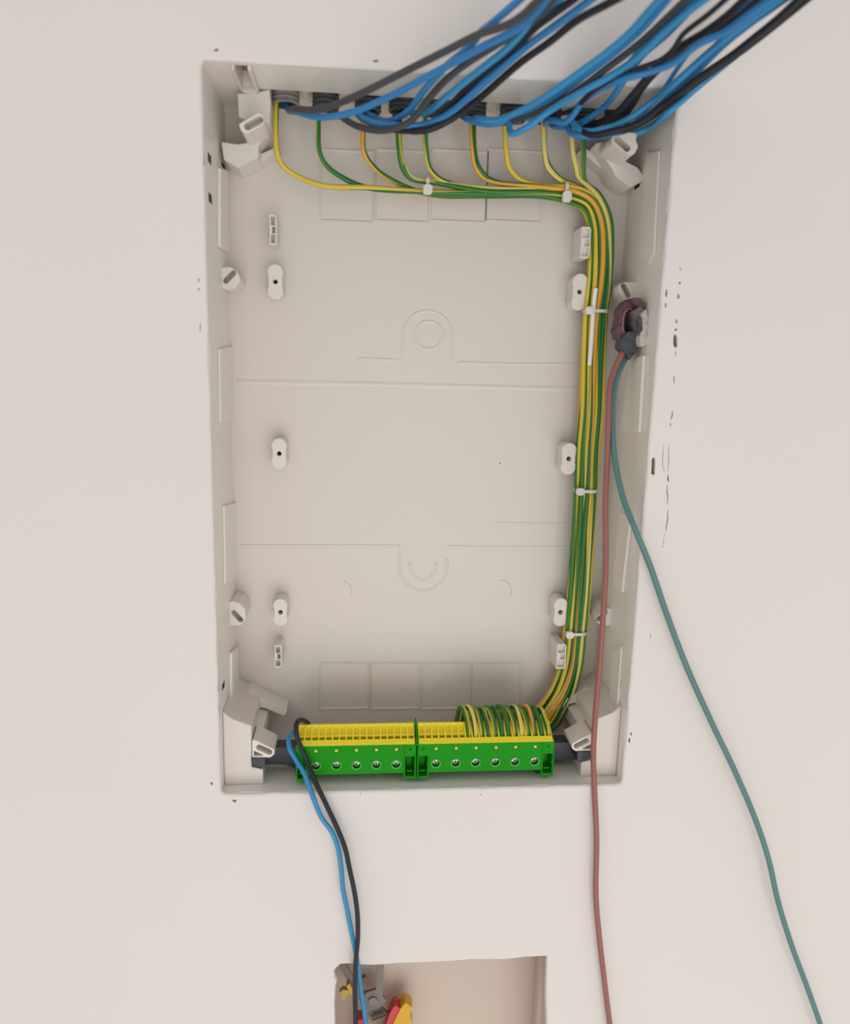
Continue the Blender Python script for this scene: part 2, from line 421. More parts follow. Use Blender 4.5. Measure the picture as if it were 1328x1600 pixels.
# pads on the side walls
def pad(pxs, x, t=.0028):
    pl = side_feature_poly(pxs, x); s = 1 if x < 0 else -1
    bm = bmesh.new()
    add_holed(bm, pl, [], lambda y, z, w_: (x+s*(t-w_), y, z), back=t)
    return bevel(bm_obj('wall_pad', bm, M_SIDE_LIT, enc), .0008)
def clampy(pxs): return pxs
pad([(339, 262), (352, 266), (353, 395), (339, 385)], -HW); pad([(340, 545), (362, 540), (364, 655), (341, 660)], -HW, .002)
pad([(347, 790), (366, 785), (368, 905), (349, 912)], -HW, .002); pad([(357.5, 1020), (368, 1010), (368, 1128), (357.5, 1122)], -HW)
pad([(1033, 235), (1013, 238), (1000, 405), (1016, 413), (1025, 395)], HW, .002); pad([(1010, 555), (990, 560), (972, 672), (985, 676), (1003, 676)], HW)
pad([(990, 805), (972, 800), (962, 910), (966, 921), (976, 926)], HW); pad([(974, 1010), (959, 1018), (955, 1120), (966, 1128)], HW, .002)

# screw bosses (figure of eight)
def boss(px, py, hpx, wpx, y=.071):
    c = at(px, py, y); k = (at(px+10, py, y)-c).length/10
    r = wpx*k/2; off = hpx*k/2-r
    P = []
    a0 = math.radians(28)
    for s, st in ((1, -a0), (-1, PI-a0)):
        for i in range(15):
            a = st+(PI+2*a0)*i/14
            P.append((c.x+r*math.cos(a), c.z+s*off+r*math.sin(a)))
    bm = bmesh.new()
    add_holed(bm, P, [circle(c.x, c.z, 3.6*k, 14)], lambda x, z, w_: (x, y+w_, z), pit=.012, pit_mats=1, back=D-y-.0003)
    o = bevel(bm_obj('screw_boss', bm, [M_BOXL, M_DARK], enc), .0006)
    return o
for a in ((430, 440, 54, 24.5), (906, 456, 54, 24.5), (436, 709, 49, 24), (889, 717, 49, 24), (438, 957, 45, 22.5), (876, 957, 45, 22)): boss(*a)

# rail clips : narrow channel brackets
def clip(px, py, wpx, hpx, y=.066, deep=.006):
    c = at(px, py, y); k = (at(px+10, py, y)-c).length/10
    w2, h2 = wpx*k/2, hpx*k/2; t = .0012
    P = [(c.x-w2, c.z-h2), (c.x+w2*.7, c.z-h2), (c.x+w2, c.z-h2*.85), (c.x+w2, c.z+h2*.85), (c.x+w2*.7, c.z+h2), (c.x-w2, c.z+h2)]
    holes = [rect(c.x-w2+t, c.x+w2-t, c.z+h2*.30, c.z+h2-t*1.3), rect(c.x-w2*.1-t*.3, c.x+w2-t*.8, c.z-h2*.22, c.z+h2*.22), rect(c.x-w2+t, c.x+w2-t, c.z-h2+t*1.3, c.z-h2*.30)]
    bm = bmesh.new()
    add_holed(bm, P, holes, lambda x, z, w_: (x, y+w_, z), pit=deep, pit_mats=0, back=D-y-.0003)
    bevel(bm_obj('rail_clip', bm, M_BOXL, enc), .0003)
clip(426.5, 359, 11, 46, .068); clip(915, 379, 15, 46, .063, .0035); clip(434.5, 1026, 11, 38, .068); clip(877, 1026, 14.5, 40, .062, .0035)

# slot lugs and corner brackets: defined once in the lower left corner, mirrored to the others
def mirror(poly, mx, mz):
    q = [((-x if mx else x), (-z if mz else z)) for x, z in poly]
    return q
def ccw(p):
    a = sum(p[i][0]*p[(i+1) % len(p)][1]-p[(i+1) % len(p)][0]*p[i][1] for i in range(len(p)))
    return p if a > 0 else p[::-1]
def lug(ref, yfr, pts, slot):
    bm = bmesh.new()
    P = round_corners(ccw(px2(pts, yfr)), .002, 3)
    sx, sy, L, r, ang = slot; c = at(sx, sy, yfr)
    add_holed(bm, P, [ccw(stadium(c.x, c.z, L, r, ang))], lambda x, z, w_: (x, yfr+w_, z), pit=.010, pit_mats=0, back=D-yfr-.0003)
    bevel(bm_obj('slot_lug', bm, M_BOXL, enc), .0006)
lug(0, .060, [(352, 945), (362, 939), (375, 943), (383, 952), (384, 966), (377, 977), (350, 978)], (370.5, 963, .0085, .0022, -.88))
lug(0, .060, [(341, 418), (362, 417), (372, 426), (376, 438), (366, 452), (352, 453), (342, 447)], (358.5, 432.5, .0085, .0022, .80))
lug(0, .056, [(1000, 441), (972, 441), (965, 448), (968, 460), (984, 478), (1003, 478)], (978, 454, .0085, .0022, -1.0))
lug(0, .056, [(961, 951), (945, 951), (933, 963), (932, 970), (937, 977), (961, 978)], (941, 962, .0085, .0022, .85))

def corner(mx, mz, ya=.013):
    bm = bmesh.new(); yb = ya+.025
    def add(pts, y0, y1, hole=None, r=.0012):
        P = ccw(mirror(round_corners(ccw(px2(pts, y0)), r, 3), mx, mz))
        hs = [ccw(mirror(h, mx, mz)) for h in (hole or [])]
        add_holed(bm, P, hs, lambda x, z, w_: (x, y0+w_, z), pit=.012, pit_mats=0, back=y1-y0)
    c = at(413, 1171.5, ya)
    tri = px2([(396.5, 1173), (396.5, 1181.5), (409, 1181), (411, 1179.5)], ya)
    add([(394, 1156), (402, 1158), (429, 1171.5), (429, 1178), (423, 1183.5), (394, 1183.5)], ya, yb, [stadium(c.x, c.z, .0095, .0024, -.49), tri], .0015)
    add([(391, 1131), (412, 1136), (412, 1160), (391, 1160)], yb, D-.0003, None, .001)
    add([(380, 1083), (388, 1081), (448, 1112), (444, 1119), (416, 1107), (382, 1100)], .067, D-.0003, None, .0008)
    bevel(bm_obj('corner_bracket', bm, M_BOXL, enc), .0005)
for mx, mz in ((0, 0), (1, 0)): corner(mx, mz)
def top_bracket(face, slot, body, plate, ya=.028):
    bm = bmesh.new(); yb = ya+.030
    def add(pts, y0, y1, hs, r=.0012):
        P = ccw(round_corners(ccw(px2(pts, y0)), r, 3))
        add_holed(bm, P, hs, lambda x, z, w_: (x, y0+w_, z), pit=.010, pit_mats=0, back=y1-y0)
    c = at(slot[0], slot[1], ya)
    add(face, ya, yb, [ccw(stadium(c.x, c.z, .0100, .0026, slot[2]))])
    add(body, yb, D-.0003, []); add(plate, .074, D-.0003, [], .0008)
    bevel(bm_obj('corner_bracket', bm, M_BOXL, enc), .0005)
top_bracket([(373, 194), (389, 185), (404, 176), (411, 180), (414, 190), (411, 195), (385, 209), (377, 205)], (396.5, 192.5, .50),
            [(346, 222), (372, 226), (392, 222), (412, 208), (421, 206), (404, 226), (403, 246), (372, 262), (350, 250)], [(372, 258), (404, 242), (432, 230), (436, 237), (378, 268)])
top_bracket([(956, 214), (966, 206), (996, 208), (993, 219), (997, 229), (991, 241), (984, 243), (956, 224)], (972, 225, -.60),
            [(930, 224), (945, 222), (980, 254), (996, 262), (1006, 276), (1002, 284), (985, 293), (962, 276), (955, 262)], [(905, 236), (912, 230), (962, 264), (985, 286), (978, 293)])
# pillars in the lower corners that carry the dark rail
for sgn in (-1, 1):
    q = px2([(393, 1134), (393, 1199), (411, 1202), (411, 1215)], .0140)
    zt0 = at(362, 1123, .0140); zt1 = at(345, 1112, .0140)
    P = [(-HW+.0002, -HH), (q[3][0], -HH), (q[3][0], q[2][1]), (q[1][0], q[1][1]), (q[0][0], q[0][1]), (zt0.x, zt0.z), (-HW+.0002, zt1.z)]
    P = ccw([(x*-sgn, z) for x, z in P])
    bm = bmesh.new(); add_holed(bm, P, [], lambda x, z, w_: (x, .0140+w_, z), back=D-.0145)
    bevel(bm_obj('corner_pillar', bm, M_BOX, enc), .0008)

# ------------------------------------------------------------------ navy support rail
YR = .030
rail = thing('support_rail', at(660, 1190, YR), 'dark navy plastic rail across the enclosure bottom, carrying the green terminal blocks', 'mounting rail')
bm = bmesh.new()
P = px2([(433, 1168), (880, 1160), (902, 1160), (903, 1187), (882, 1188), (866, 1193), (700, 1203), (459, 1200), (447, 1196), (433, 1195), (414, 1195), (414, 1168)], YR)
add_holed(bm, ccw(P), [], lambda x, z, w_: (x, YR+w_, z), back=.014)
bevel(bm_obj('bar', bm, M_NAVY, rail), .0005)
for pts in ([(394, 1184.5), (415, 1184.5), (414, 1199), (410, 1200), (394, 1195.5)], [(921, 1174.5), (902, 1174.5), (902, 1190), (906, 1192), (921, 1183)]):
    bm = bmesh.new(); add_holed(bm, ccw(px2(pts, .0120)), [], lambda x, z, w_: (x, .0120+w_, z), back=.022)
    bevel(bm_obj('end_bracket', bm, M_NAVY, rail), .0005)
for a, b in ((462, 470), (838, 850)):
    bm = bmesh.new(); add_holed(bm, ccw(px2([(a-1, 1195), (b, 1195), (b, 1212), (a-1, 1211)], .021)), [], lambda x, z, w_: (x, .021+w_, z), back=.016)
    bm_obj('rail_foot', bm, M_NAVY, rail)

# ------------------------------------------------------------------ terminal blocks
YT = .010
def cell_mesh(p):
    """one yellow terminal opening; origin at lower left front of the sloped face; x right, y back, z up"""
    bm = bmesh.new()
    sl = Vector((0, .86, .51)).normalized(); nr = Vector((0, -.51, .86)).normalized()
    def bx(x0, x1, s0, s1, t0, t1, tb=None):
        v = []
        for s in (s0, s1):
            for x in (x0, x1):
                for t in (t0, t1 if (tb is None or s == s0) else tb):
                    v.append(bm.verts.new(Vector((x, 0, 0))+sl*s+nr*t))
        for f in ((0, 2, 3, 1), (4, 5, 7, 6), (0, 1, 5, 4), (2, 6, 7, 3), (1, 3, 7, 5), (0, 4, 6, 2)): bm.faces.new([v[i] for i in f])
    Ls = .0190
    f = .00055
    bx(0, f, 0, Ls*.92, -.006, .0006); bx(p-f, p, 0, Ls*.92, -.006, .0006)
    bx(f, p-f, 0, .0054, -.006, 0)                     # plain front strip
    bx(f, p-f, .0088, .0100, -.006, -.0006)            # bar between wire hole and release scoop
    bx(f, p-f, .0100, Ls*.90, -.008, -.0042, -.0022)   # scoop floor, rising to the rear
    bx(f, p-f, .0054, .0088, -.0095, -.0085)           # bottom of the wire hole
    bx(0, p, Ls*.88, Ls, -.006, -.0004)                # rear lip
    # rounded shoulders of the scoop
    for x0, x1 in ((f, f+.0007), (p-f-.0007, p-f)): bx(x0, x1, Ls*.80, Ls*.89, -.005, -.0007)
    bmesh.ops.recalc_face_normals(bm, faces=bm.faces)
    me = bpy.data.meshes.new('terminal_port'); bm.to_mesh(me); bm.free(); me.materials.append(M_YEL)
    return me
def screw_meshes(r):
    bm = bmesh.new()
    cross = []
    a, l = r*.16, r*.72
    for sx, sy in ((a, -l), (a, -a), (l, -a), (l, a), (a, a), (a, l), (-a, l), (-a, a), (-l, a), (-l, -a), (-a, -a), (-a, -l)): cross.append((sx, sy))
    rt = math.radians(random.uniform(0, 90)); cross = [(x*math.cos(rt)-y*math.sin(rt), x*math.sin(rt)+y*math.cos(rt)) for x, y in cross]
    add_holed(bm, circle(0, 0, r, 18), [cross], lambda x, z, w_: (x, w_-.0006*max(0, 1-(x*x+z*z)/(r*r)), z), pit=.0012, pit_mats=1, back=.002)
    bmesh.ops.recalc_face_normals(bm, faces=bm.faces)
    me = bpy.data.meshes.new('screw'); bm.to_mesh(me); bm.free(); me.materials.append(M_STEEL); me.materials.append(M_DARK)
    return me
zb_, zt_ = at(650, 1207.5, YT).z, at(650, 1163, YT).z
zfoot = at(650, 1217, YT).z
def zz(py): return at(650, py, YT).z
def block(x0, x1, ncell, screws, clips, label):
    X0, X1 = at(x0, 1185, YT).x, at(x1, 1185, YT).x
    xp = lambda px: at(px, 1190, YT).x
    t = thing('terminal_block', ((X0+X1)/2, YT+.01, zfoot), label, 'terminal block', 'earth terminal blocks on the rail')
    # outline with feet, pits for screws, windows, clips
    fl = [(xp(a), xp(b)) for a, b in clips]
    out = [(X0, zt_), (X0, zfoot), (fl[0][1], zfoot), (fl[0][1], zb_)]
    if len(fl) > 1: out += [(fl[1][0], zb_), (fl[1][0], zfoot), (X1, zfoot)]
    else: out += [(X1, zb_)]
    out += [(X1, zt_)]
    k = (at(660, 1190, YT)-at(650, 1190, YT)).length/10
    holes, dep = [], []
    for s in screws:
        holes.append(circle(xp(s), zz(1193.5), 6.6*k, 20)); dep.append(.0050)
        holes.append(rect(xp(s)-3*k, xp(s)+3*k, zz(1173.5), zz(1168))); dep.append(.0012)
    for a, b in fl:
        c = (a+b)/2; hw = (b-a)/2-.0013
        holes.append([(c-hw, zz(1213)), (c+hw, zz(1213)), (c+hw, zz(1197)), (c+hw*.8, zz(1195)), (c+hw, zz(1193)), (c+hw, zz(1182)), (c-hw, zz(1182))]); dep.append(.013)
        holes.append(rect(c-1.3*k, c+1.3*k, zz(1172), zz(1168.5))); dep.append(.001)
    bm = bmesh.new()
    add_holed(bm, ccw(out), holes, lambda x, z, w_: (x, YT+w_, z), pit=dep, pit_mats=0, back=.0195)
    body = bevel(bm_obj('housing', bm, M_GREEN, t), .00035)
    # rear hump that carries the yellow terminals
    zr = zt_+.0085
    bm = bmesh.new()
    prof = [(YT+.0012, zt_-.006), (YT+.0195, zt_-.007), (YT+.032, zt_-.006), (YT+.032, zt_-.001), (YT+.0195, zt_+.0025), (YT+.0075, zt_-.004)]
    a = [bm.verts.new((X0+.0006, y, z)) for y, z in prof]; b = [bm.verts.new((X1-.0006, y, z)) for y, z in prof]
    for i in range(6): bm.faces.new((a[i], a[(i+1) % 6], b[(i+1) % 6], b[i]))
    bm.faces.new(a); bm.faces.new(b[::-1])
    bm_obj('rear_body', bm, M_YEL, t)
    # yellow back edge
    bm = bmesh.new(); box(bm, X0+.0008, X1-.0008, YT+.0160, YT+.0185, zt_+.003, zt_+.0104)
    bevel(bm_obj('terminal_rim', bm, M_YEL, t), .0004)
    c0, c1 = X0+.0010, X1-.0012
    p = (c1-c0)/ncell; me = cell_mesh(p)
    for i in range(ncell):
        o = link('terminal_port', me, None, t); o.location = (c0+i*p, YT+.0002, zt_+.0001)
    for s in screws:
        o = link('screw', screw_meshes(4.9*k), None, t); o.location = (xp(s), YT+.0022, zz(1193.5))
        C = [(xp(s)+6.9*k*math.cos(2*PI*i/24), YT-.0001, zz(1193.5)+6.9*k*math.sin(2*PI*i/24)) for i in range(24)]
        tube('screw_collar', C, .00062, M_RIM, o, smooth_pts=False, closed=True, ring=6)
        bm = bmesh.new(); box(bm, xp(s)-2.4*k, xp(s)+2.4*k, YT-.0002, YT+.001, zz(1172.6), zz(1168.4)); bevel(bm_obj('indicator', bm, M_PALE, t), .0002)
    for a, b in fl:
        c = (a+b)/2
        bm = bmesh.new(); box(bm, c-.0026, c+.0026, YT+.003, YT+.012, zz(1208.5), zz(1206.5)); box(bm, c-.0022, c+.0022, YT+.010, YT+.0125, zz(1207), zz(1190))
        bm_obj('release_tab', bm, M_GREEN, t)
        bm = bmesh.new(); box(bm, a, a+.0006, YT-.0008, YT, zfoot, zt_); box(bm, b-.0006, b, YT-.0008, YT, zfoot, zz(1182)); 
        bm_obj('end_rib', bm, M_GREEN, t)
    return t, c0, p, X0, X1
b1 = block(462.5, 650, 17, (493.5, 525.5, 557, 588, 619), ((462.5, 480), (631, 650)), 'left green terminal block with empty yellow ports, black and blue wires crossing its end')
b2 = block(652, 865, 20, (681, 712, 743, 774, 804.5, 835), ((652, 670), (846, 865)), 'right green terminal block with looped earth wires in its yellow ports')
bm = bmesh.new()
xm0, xm1 = b1[4]-.0002, b1[4]+.0012
pr = [(YT-.0005, zt_), (YT+.003, zt_+.004), (YT+.0185, zt_+.0128), (YT+.022, zt_+.0128), (YT+.022, zt_-.001), (YT-.0005, zt_-.001)]
a = [bm.verts.new((xm0, y, z)) for y, z in pr]; b = [bm.verts.new((xm1, y, z)) for y, z in pr]
for i in range(6): bm.faces.new((a[i], a[(i+1) % 6], b[(i+1) % 6], b[i]))
bm.faces.new(a); bm.faces.new(b[::-1])
bm_obj('end_plate', bm, M_GREEN, b1[0])['label'] = 'thin dark green plate between the two blocks'

# ------------------------------------------------------------------ conduits
COND = [447, 509, 575, 628, 682, 740, 802, 858, 912, 966]
ORD = ['leftmost', 'second from left', 'third from left', 'fourth from left', 'fifth from left', 'fifth from right', 'fourth from right', 'third from right', 'second from right', 'rightmost']
YC = .066
cond_x = []
for i, px in enumerate(COND):
    x = at(px, 158, YC).x; cond_x.append(x)
    lab = ('pale plastered' if i in (0,) else 'dark grey')+' flexible conduit end in the enclosure roof, %s of the row' % ORD[i]
    bm = bmesh.new(); n = 22; ro, ri = .0103, .0086
    zl = HH-.0045-random.uniform(0, .0025)
    prof = []
    z = zl
    prof.append((ri, HH+.02)); prof.append((ri, zl)); prof.append((ro-.0004, zl))
    for k in range(8):
        prof += [(ro, zl+.0008+k*.0032), (ro, zl+.0020+k*.0032), (ro-.0008, zl+.0024+k*.0032), (ro-.0008, zl+.0036+k*.0032)]
    rows = [[bm.verts.new((x+r*math.cos(2*PI*j/n), YC+r*math.sin(2*PI*j/n)*.92, z)) for j in range(n)] for r, z in prof]
    for q, (A, B) in enumerate(zip(rows, rows[1:])):
        for j in range(n): bm.faces.new((A[j], A[(j+1) % n], B[(j+1) % n], B[j])).material_index = 1 if q == 0 else 0
    f = bm.faces.new(rows[0]); f.material_index = 1
    o = bm_obj('conduit', bm, [M_CONDL if i == 0 else M_COND, M_CONDIN], None, True)
    tag(o, lab, 'conduit', 'conduit ends in the enclosure roof')
# broken plaster filling between conduits
bm = bmesh.new()
rn = random.Random(5)
nx, ny = 90, 10
g = []
for i in range(nx+1):
    row = []
    for j in range(ny+1):
        x = ent_l+(ent_r-ent_l)*i/nx; y = .048+(D-.002-.048)*j/ny
        row.append(bm.verts.new((x, y, HH+.007+rn.uniform(-.0022, .0022))))
    g.append(row)
for i in range(nx):
    for j in range(ny): bm.faces.new((g[i][j], g[i+1][j], g[i+1][j+1], g[i][j+1]))
o = bm_obj('rough_plaster', bm, M_PLAS, None)
tag(o, 'rough grey mortar packed around the conduits above the enclosure roof', 'mortar', kind='stuff')

# ------------------------------------------------------------------ earth wires
RE = .0021
drops = [(432, 0), (498, 1), (568, 2), (623, 3), (665, 4), (738, 5), (790, 6), (850, 7), (894, 8), (911, 8), (626, 3), (742, 5), (853, 7)]
# order of joining (left to right) decides the place in the bundle
order = sorted(range(13), key=lambda i: drops[i][0])
lat = {}
slots = [(-2, .4), (-1.3, 1.2), (-1.9, 1.6), (-1.1, 0), (-.4, .3), (-.5, 1.6), (.1, -.2), (.3, .9), (.75, 0), (.8, 1.7), (1.4, 1.0), (1.5, 0), (2.1, .6)]
bx_path = [(667, 291), (760, 294), (850, 296), (895, 301), (922, 316), (935, 345), (938, 390), (936, 440), (930, 490), (926, 560), (923, 640), (918, 700), (915, 766), (910, 840), (906, 900), (898, 985), (891, 1040), (879, 1078), (864, 1104), (852, 1122)]
def bundle_pt(k, slot):
    l, dl = slot
    x, y = bx_path[k]; a = bx_path[max(k-1, 0)]; b = bx_path[min(k+1, len(bx_path)-1)]
    c = at(x, y, .072)
    t = at(b[0], b[1], .072)-at(a[0], a[1], .072); t.y = 0; t.normalize()
    nn = Vector((-t.z, 0, t.x))        # left of travel = up on the horizontal run, right on the way down
    nn = -nn if nn.z < 0 and k == 0 else nn
    wid = 1.0 if 2 < k < 16 else (.62 if k <= 2 else 1.05+.12*(k-16))
    wv = math.sin(k*1.3+l*3+dl*2)*.00045
    return c+nn*(l*RE*2.0*wid+wv)+Vector((0, (dl-1)*RE*1.8, 0))
b2x0, b2p = b2[1], b2[2]
ordw = ['leftmost', 'second from left', 'third from left', 'fourth from left', 'fifth from left', 'sixth from left', 'middle', 'sixth from right', 'fifth from right', 'fourth from right', 'third from right', 'second from right', 'rightmost']
for rank, wi in enumerate(order):
    px, ci = drops[wi]; slot = slots[rank]
    cx = cond_x[ci]
    xd = at(px, 200, .062).x
    pts = [Vector((xd*.7+cx*.3, YC+.002, HH+.010)), at(px, 168, .0635), at(px-1, 200, .062), at(px+1, 238, .064)]
    if wi > 9: pts = [p+Vector((.0, .0045, 0)) for p in pts]
    dl = .0
    # join curve into the horizontal bundle
    if px < 600:
        pts += [at(px+10+2*(rank % 3), 259, .068), at(px+36, 277, .071)]
        nk = bundle_pt(0, slot); 
        xx = px+75
        yb0 = {432: 285, 498: 284, 568: 286}.get(px, 286)
        while xx < 640:
            pb = at(xx, 287, .072); pts.append(Vector((pb.x, nk.y, pb.z+(nk.z-at(667, 291, .072).z)*min(1, (xx-400)/250)))); xx += 70
        k0 = 0
    else:
        pts += [at(px+6, 262, .068)]
        k0 = 0 if px < 668 else next(k for k, (bx_, by_) in enumerate(bx_path) if bx_ > px+28 or k > 4)
        if px < 668: k0 = 1
        if px in (894,): pts += [at(903, 276, .071)]
        if px == 911: k0 = 4; pts[-1] = at(911, 262, .067); pts += [at(914, 285, .071)]
        if px == 894: k0 = 4
        if px in (623, 626): pts += [at(px+18, 278, .071), at(px+55, 285, .072)]
        if px in (665, 738, 742, 790, 850, 853): pts += [at(px+24, 281, .071)]
    for k in range(k0, len(bx_path)): pts.append(bundle_pt(k, slot))
    # bottom: run left behind the block, then loop forward and down into a port
    pi = 19-rank                                        # ports counted from the left, rightmost first
    xi = b2x0+b2p*(pi+.5)
    yc = .062+.0040*((rank % 3)-1); zc = at(780, 1142, yc).z-.0034*(rank//3)*.6
    base = at(846, 1130, yc)
    if xi < base.x-.012:
        xx = base.x-.004
        while xx > xi+.004: pts.append(Vector((xx, yc, zc+.001))); xx -= .02
    else: pts.append(Vector((xi+.003, yc, zc+.002)))
    lean = -.0045-random.uniform(0, .0025)
    top = at(790, 1106+random.uniform(-2.5, 3), .036).z
    pts += [Vector((xi+lean, .0480, zt_-.002)), Vector((xi+lean, .0445, zt_+.008)), Vector((xi+lean*.85, .0400, top-.002)), Vector((xi+lean*.5, .0345, top)),
            Vector((xi-.0008, .0275, top-.0050)), Vector((xi, .0205, zt_+.0075)), Vector((xi, .0182, zt_+.0030)), Vector((xi, .0170, zt_-.002))]
    o = tube('earth_wire', pts, RE, E_MATS[(0, 1, 2, 0, 1, 0, 2, 1, 0, 1, 0, 1, 0)[rank]], None, per=7, ring=10,
             twist=random.choice((-1, 1))*random.uniform(1.5, 4.5), phase=random.random())
    oh = ORD[ci].replace(' ', '-')
    dd = 'dropping from the %s conduit' % oh if wi <= 9 else 'hidden behind the drop of the %s conduit' % oh
    if wi == 9: dd = 'dropping straight at the far right'
    tag(o, 'green-yellow earth wire %s, its loop %s' % (dd, ordw[12-rank].replace(' ', '-')), 'wire', 'green and yellow earth wires')

# ------------------------------------------------------------------ cable ties
def tie(px, py, horiz, la, da, label, head=True, y=.072, hd=(6.5, 6)):
    c = at(px, py, y)
    t = thing('cable_tie', c, label, 'cable tie', 'white ties around the earth wires')
    n = 28; bm = bmesh.new(); rows = []
    wd, th = .0013, .0005
    for i in range(n):
        a = 2*PI*i/n; u, v = math.cos(a), math.sin(a)
        q = (abs(u)**4+abs(v)**4)**-.25
        row = []
        for s, e in ((-wd, 0), (wd, 0), (wd, th), (-wd, th)):
            U, V = (la+e)*u*q, (da+e)*v*q
            row.append(bm.verts.new(c+(Vector((s, V, U)) if horiz else Vector((U, V, s)))))
        rows.append(row)
    for i in range(n):
        A, B = rows[i], rows[(i+1) % n]
        for k in range(4): bm.faces.new((A[k], A[(k+1) % 4], B[(k+1) % 4], B[k]))
    bm_obj('strap', bm, M_TIE, t)
    hx, hz = hd
    k = .00053
    off = Vector((0, -da-.0012, -la+.0015)) if horiz else Vector((-la+.0022, -da-.0012, 0))
    h = c+off
    bm = bmesh.new(); hw, hh = hx*k, hz*k
    add_holed(bm, ccw([(h.x-hw, h.z-hh*.6), (h.x-hw*.6, h.z-hh), (h.x+hw*.6, h.z-hh), (h.x+hw, h.z-hh*.6), (h.x+hw, h.z+hh*.6), (h.x+hw*.6, h.z+hh), (h.x-hw*.6, h.z+hh), (h.x-hw, h.z+hh*.6)]), [], lambda x, z, w_: (x, h.y-.0015+w_, z), back=.004)
    bevel(bm_obj('head', bm, M_TIE, t), .0005)
    return t
tie(667, 291, True, .0058, .0070, 'white cable tie at the middle of the horizontal earth wire run', hd=(7, 7))
tie(882, 300, True, .0068, .0072, 'white cable tie just before the bundle turns down', hd=(7, 8))
tie(929, 487, False, .0095, .0086, 'white cable tie on the bundle beside the second round boss, over a white strip')
tie(914, 766, False, .0090, .0074, 'white cable tie halfway down the vertical earth wire run')
tie(898, 987, False, .0092, .0074, 'white cable tie low on the bundle above the right clip')
sp = [at(931, 450, .0645), at(928.5, 470, .0642), at(927, 487, .0645), at(925, 520, .0640), at(922.5, 555, .0640), at(921, 571, .0645)]
o = tube('marker_strip', sp, .0018, M_WHITE, None, ring=8, flat=(.35, 1))
tag(o, 'narrow white plastic strip tucked under the tie along the earth wires', 'marker strip')

# ------------------------------------------------------------------ blue and black supply cables
RB = .0023
def cable(ci, xo, path, m, label, depth=0.0, r=RB, group='blue and black supply cables'):
    cx = cond_x[ci]
    n = len(path); pts = [Vector((cx+xo, YC-.001, HH+.012))]
    pts.append(Vector((cx+xo, YC-.003, HH-.006)))
    # depth runs from inside the box to well in front of the wall
    ys = []
    for i, (x, y) in enumerate(path):
        # drooping part stays around +.02, then rises over the edge of the recess
        if y > 150: yy = .034-.02*min(1, i/2)
        elif y > 95: yy = -.010-.028*(150-y)/55
        else: yy = -.038-.055*(95-y)/95
        ys.append(yy)
    for i in range(1, n-1):
        ys[i] = (ys[i-1]+2*ys[i]+ys[i+1])/4
    for (x, y), yy in zip(path, ys):
        yt = yy+depth
        if x > 1022 or y < 112+.0644*(x-313): yt = min(yt, -.005)
        pts.append(at(x, y, yt))
    d = (pts[-1]-pts[-2]).normalized(); e = pts[-1]
    pts.append(e+d*.08+Vector((0, -.01, 0))); pts.append(e+d*.20+Vector((0.01, -.015, .03))); pts.append(e+d*.34+Vector((0.02, -.01, .08)))
    o = tube('supply_cable', pts, r, m, None, per=8, ring=10)
    tag(o, label, 'cable', group)
B, K, G, B2 = M_BLUE, M_BLACK, M_GREY, M_BLUE2
L_ = 'at the top edge of the photo'
cable(0, .004, [(462, 170), (500, 171), (560, 148), (640, 108), (700, 78), (750, 53), (790, 40), (815, 25), (838, 3)], G, 'grey-black cable arching highest on the left, over the other left cables', -.012)
cable(0, .001, [(466, 175), (500, 183), (545, 177), (600, 155), (680, 113), (720, 92), (760, 70), (805, 47), (835, 22), (857, -5)], B, 'blue cable from the leftmost conduit sagging along the conduit row', -.006)
cable(2, .000, [(578, 180), (605, 190), (636, 175), (665, 138), (695, 105), (734, 72), (752, 50), (774, 32), (813, -2)], B, 'blue cable leaving the photo furthest left of all at the top edge', .004)
cable(1, .003, [(530, 180), (558, 197), (600, 204), (640, 190), (675, 148), (700, 122), (734, 96), (779, 68), (818, 42), (848, 14), (868, -5)], G, 'black cable bowing lowest beneath the second and third conduits', .000)
cable(3, .003, [(636, 175), (665, 176), (700, 149), (745, 113), (790, 77), (820, 45), (833, 20), (847, -5)], B2, 'blue cable from the fourth conduit rising in the middle of the left bunch', -.003)
cable(2, .005, [(560, 180), (590, 196), (640, 204), (670, 196), (700, 168), (756, 113), (813, 66), (840, 40), (863, 23), (899, -3)], K, 'black cable looping low below the third conduit, left neighbour of the right edge one', .003)
cable(2, -.004, [(556, 175), (580, 190), (630, 196), (665, 194), (700, 178), (756, 131), (820, 75), (858, 47), (926, -3)], B, 'blue cable just above the lowest black one of the left bunch', -.001)
cable(3, -.002, [(618, 185), (635, 203), (668, 203), (702, 188), (745, 157), (813, 98), (858, 66), (903, 31), (966, -3)], K, 'black cable forming the right edge of the left bunch', -.006)
cable(4, .002, [(690, 178), (715, 170), (750, 125), (790, 88), (830, 45), (862, 12), (876, -3)], B2, 'short visible blue cable from the fifth conduit hidden among blacks', .008)
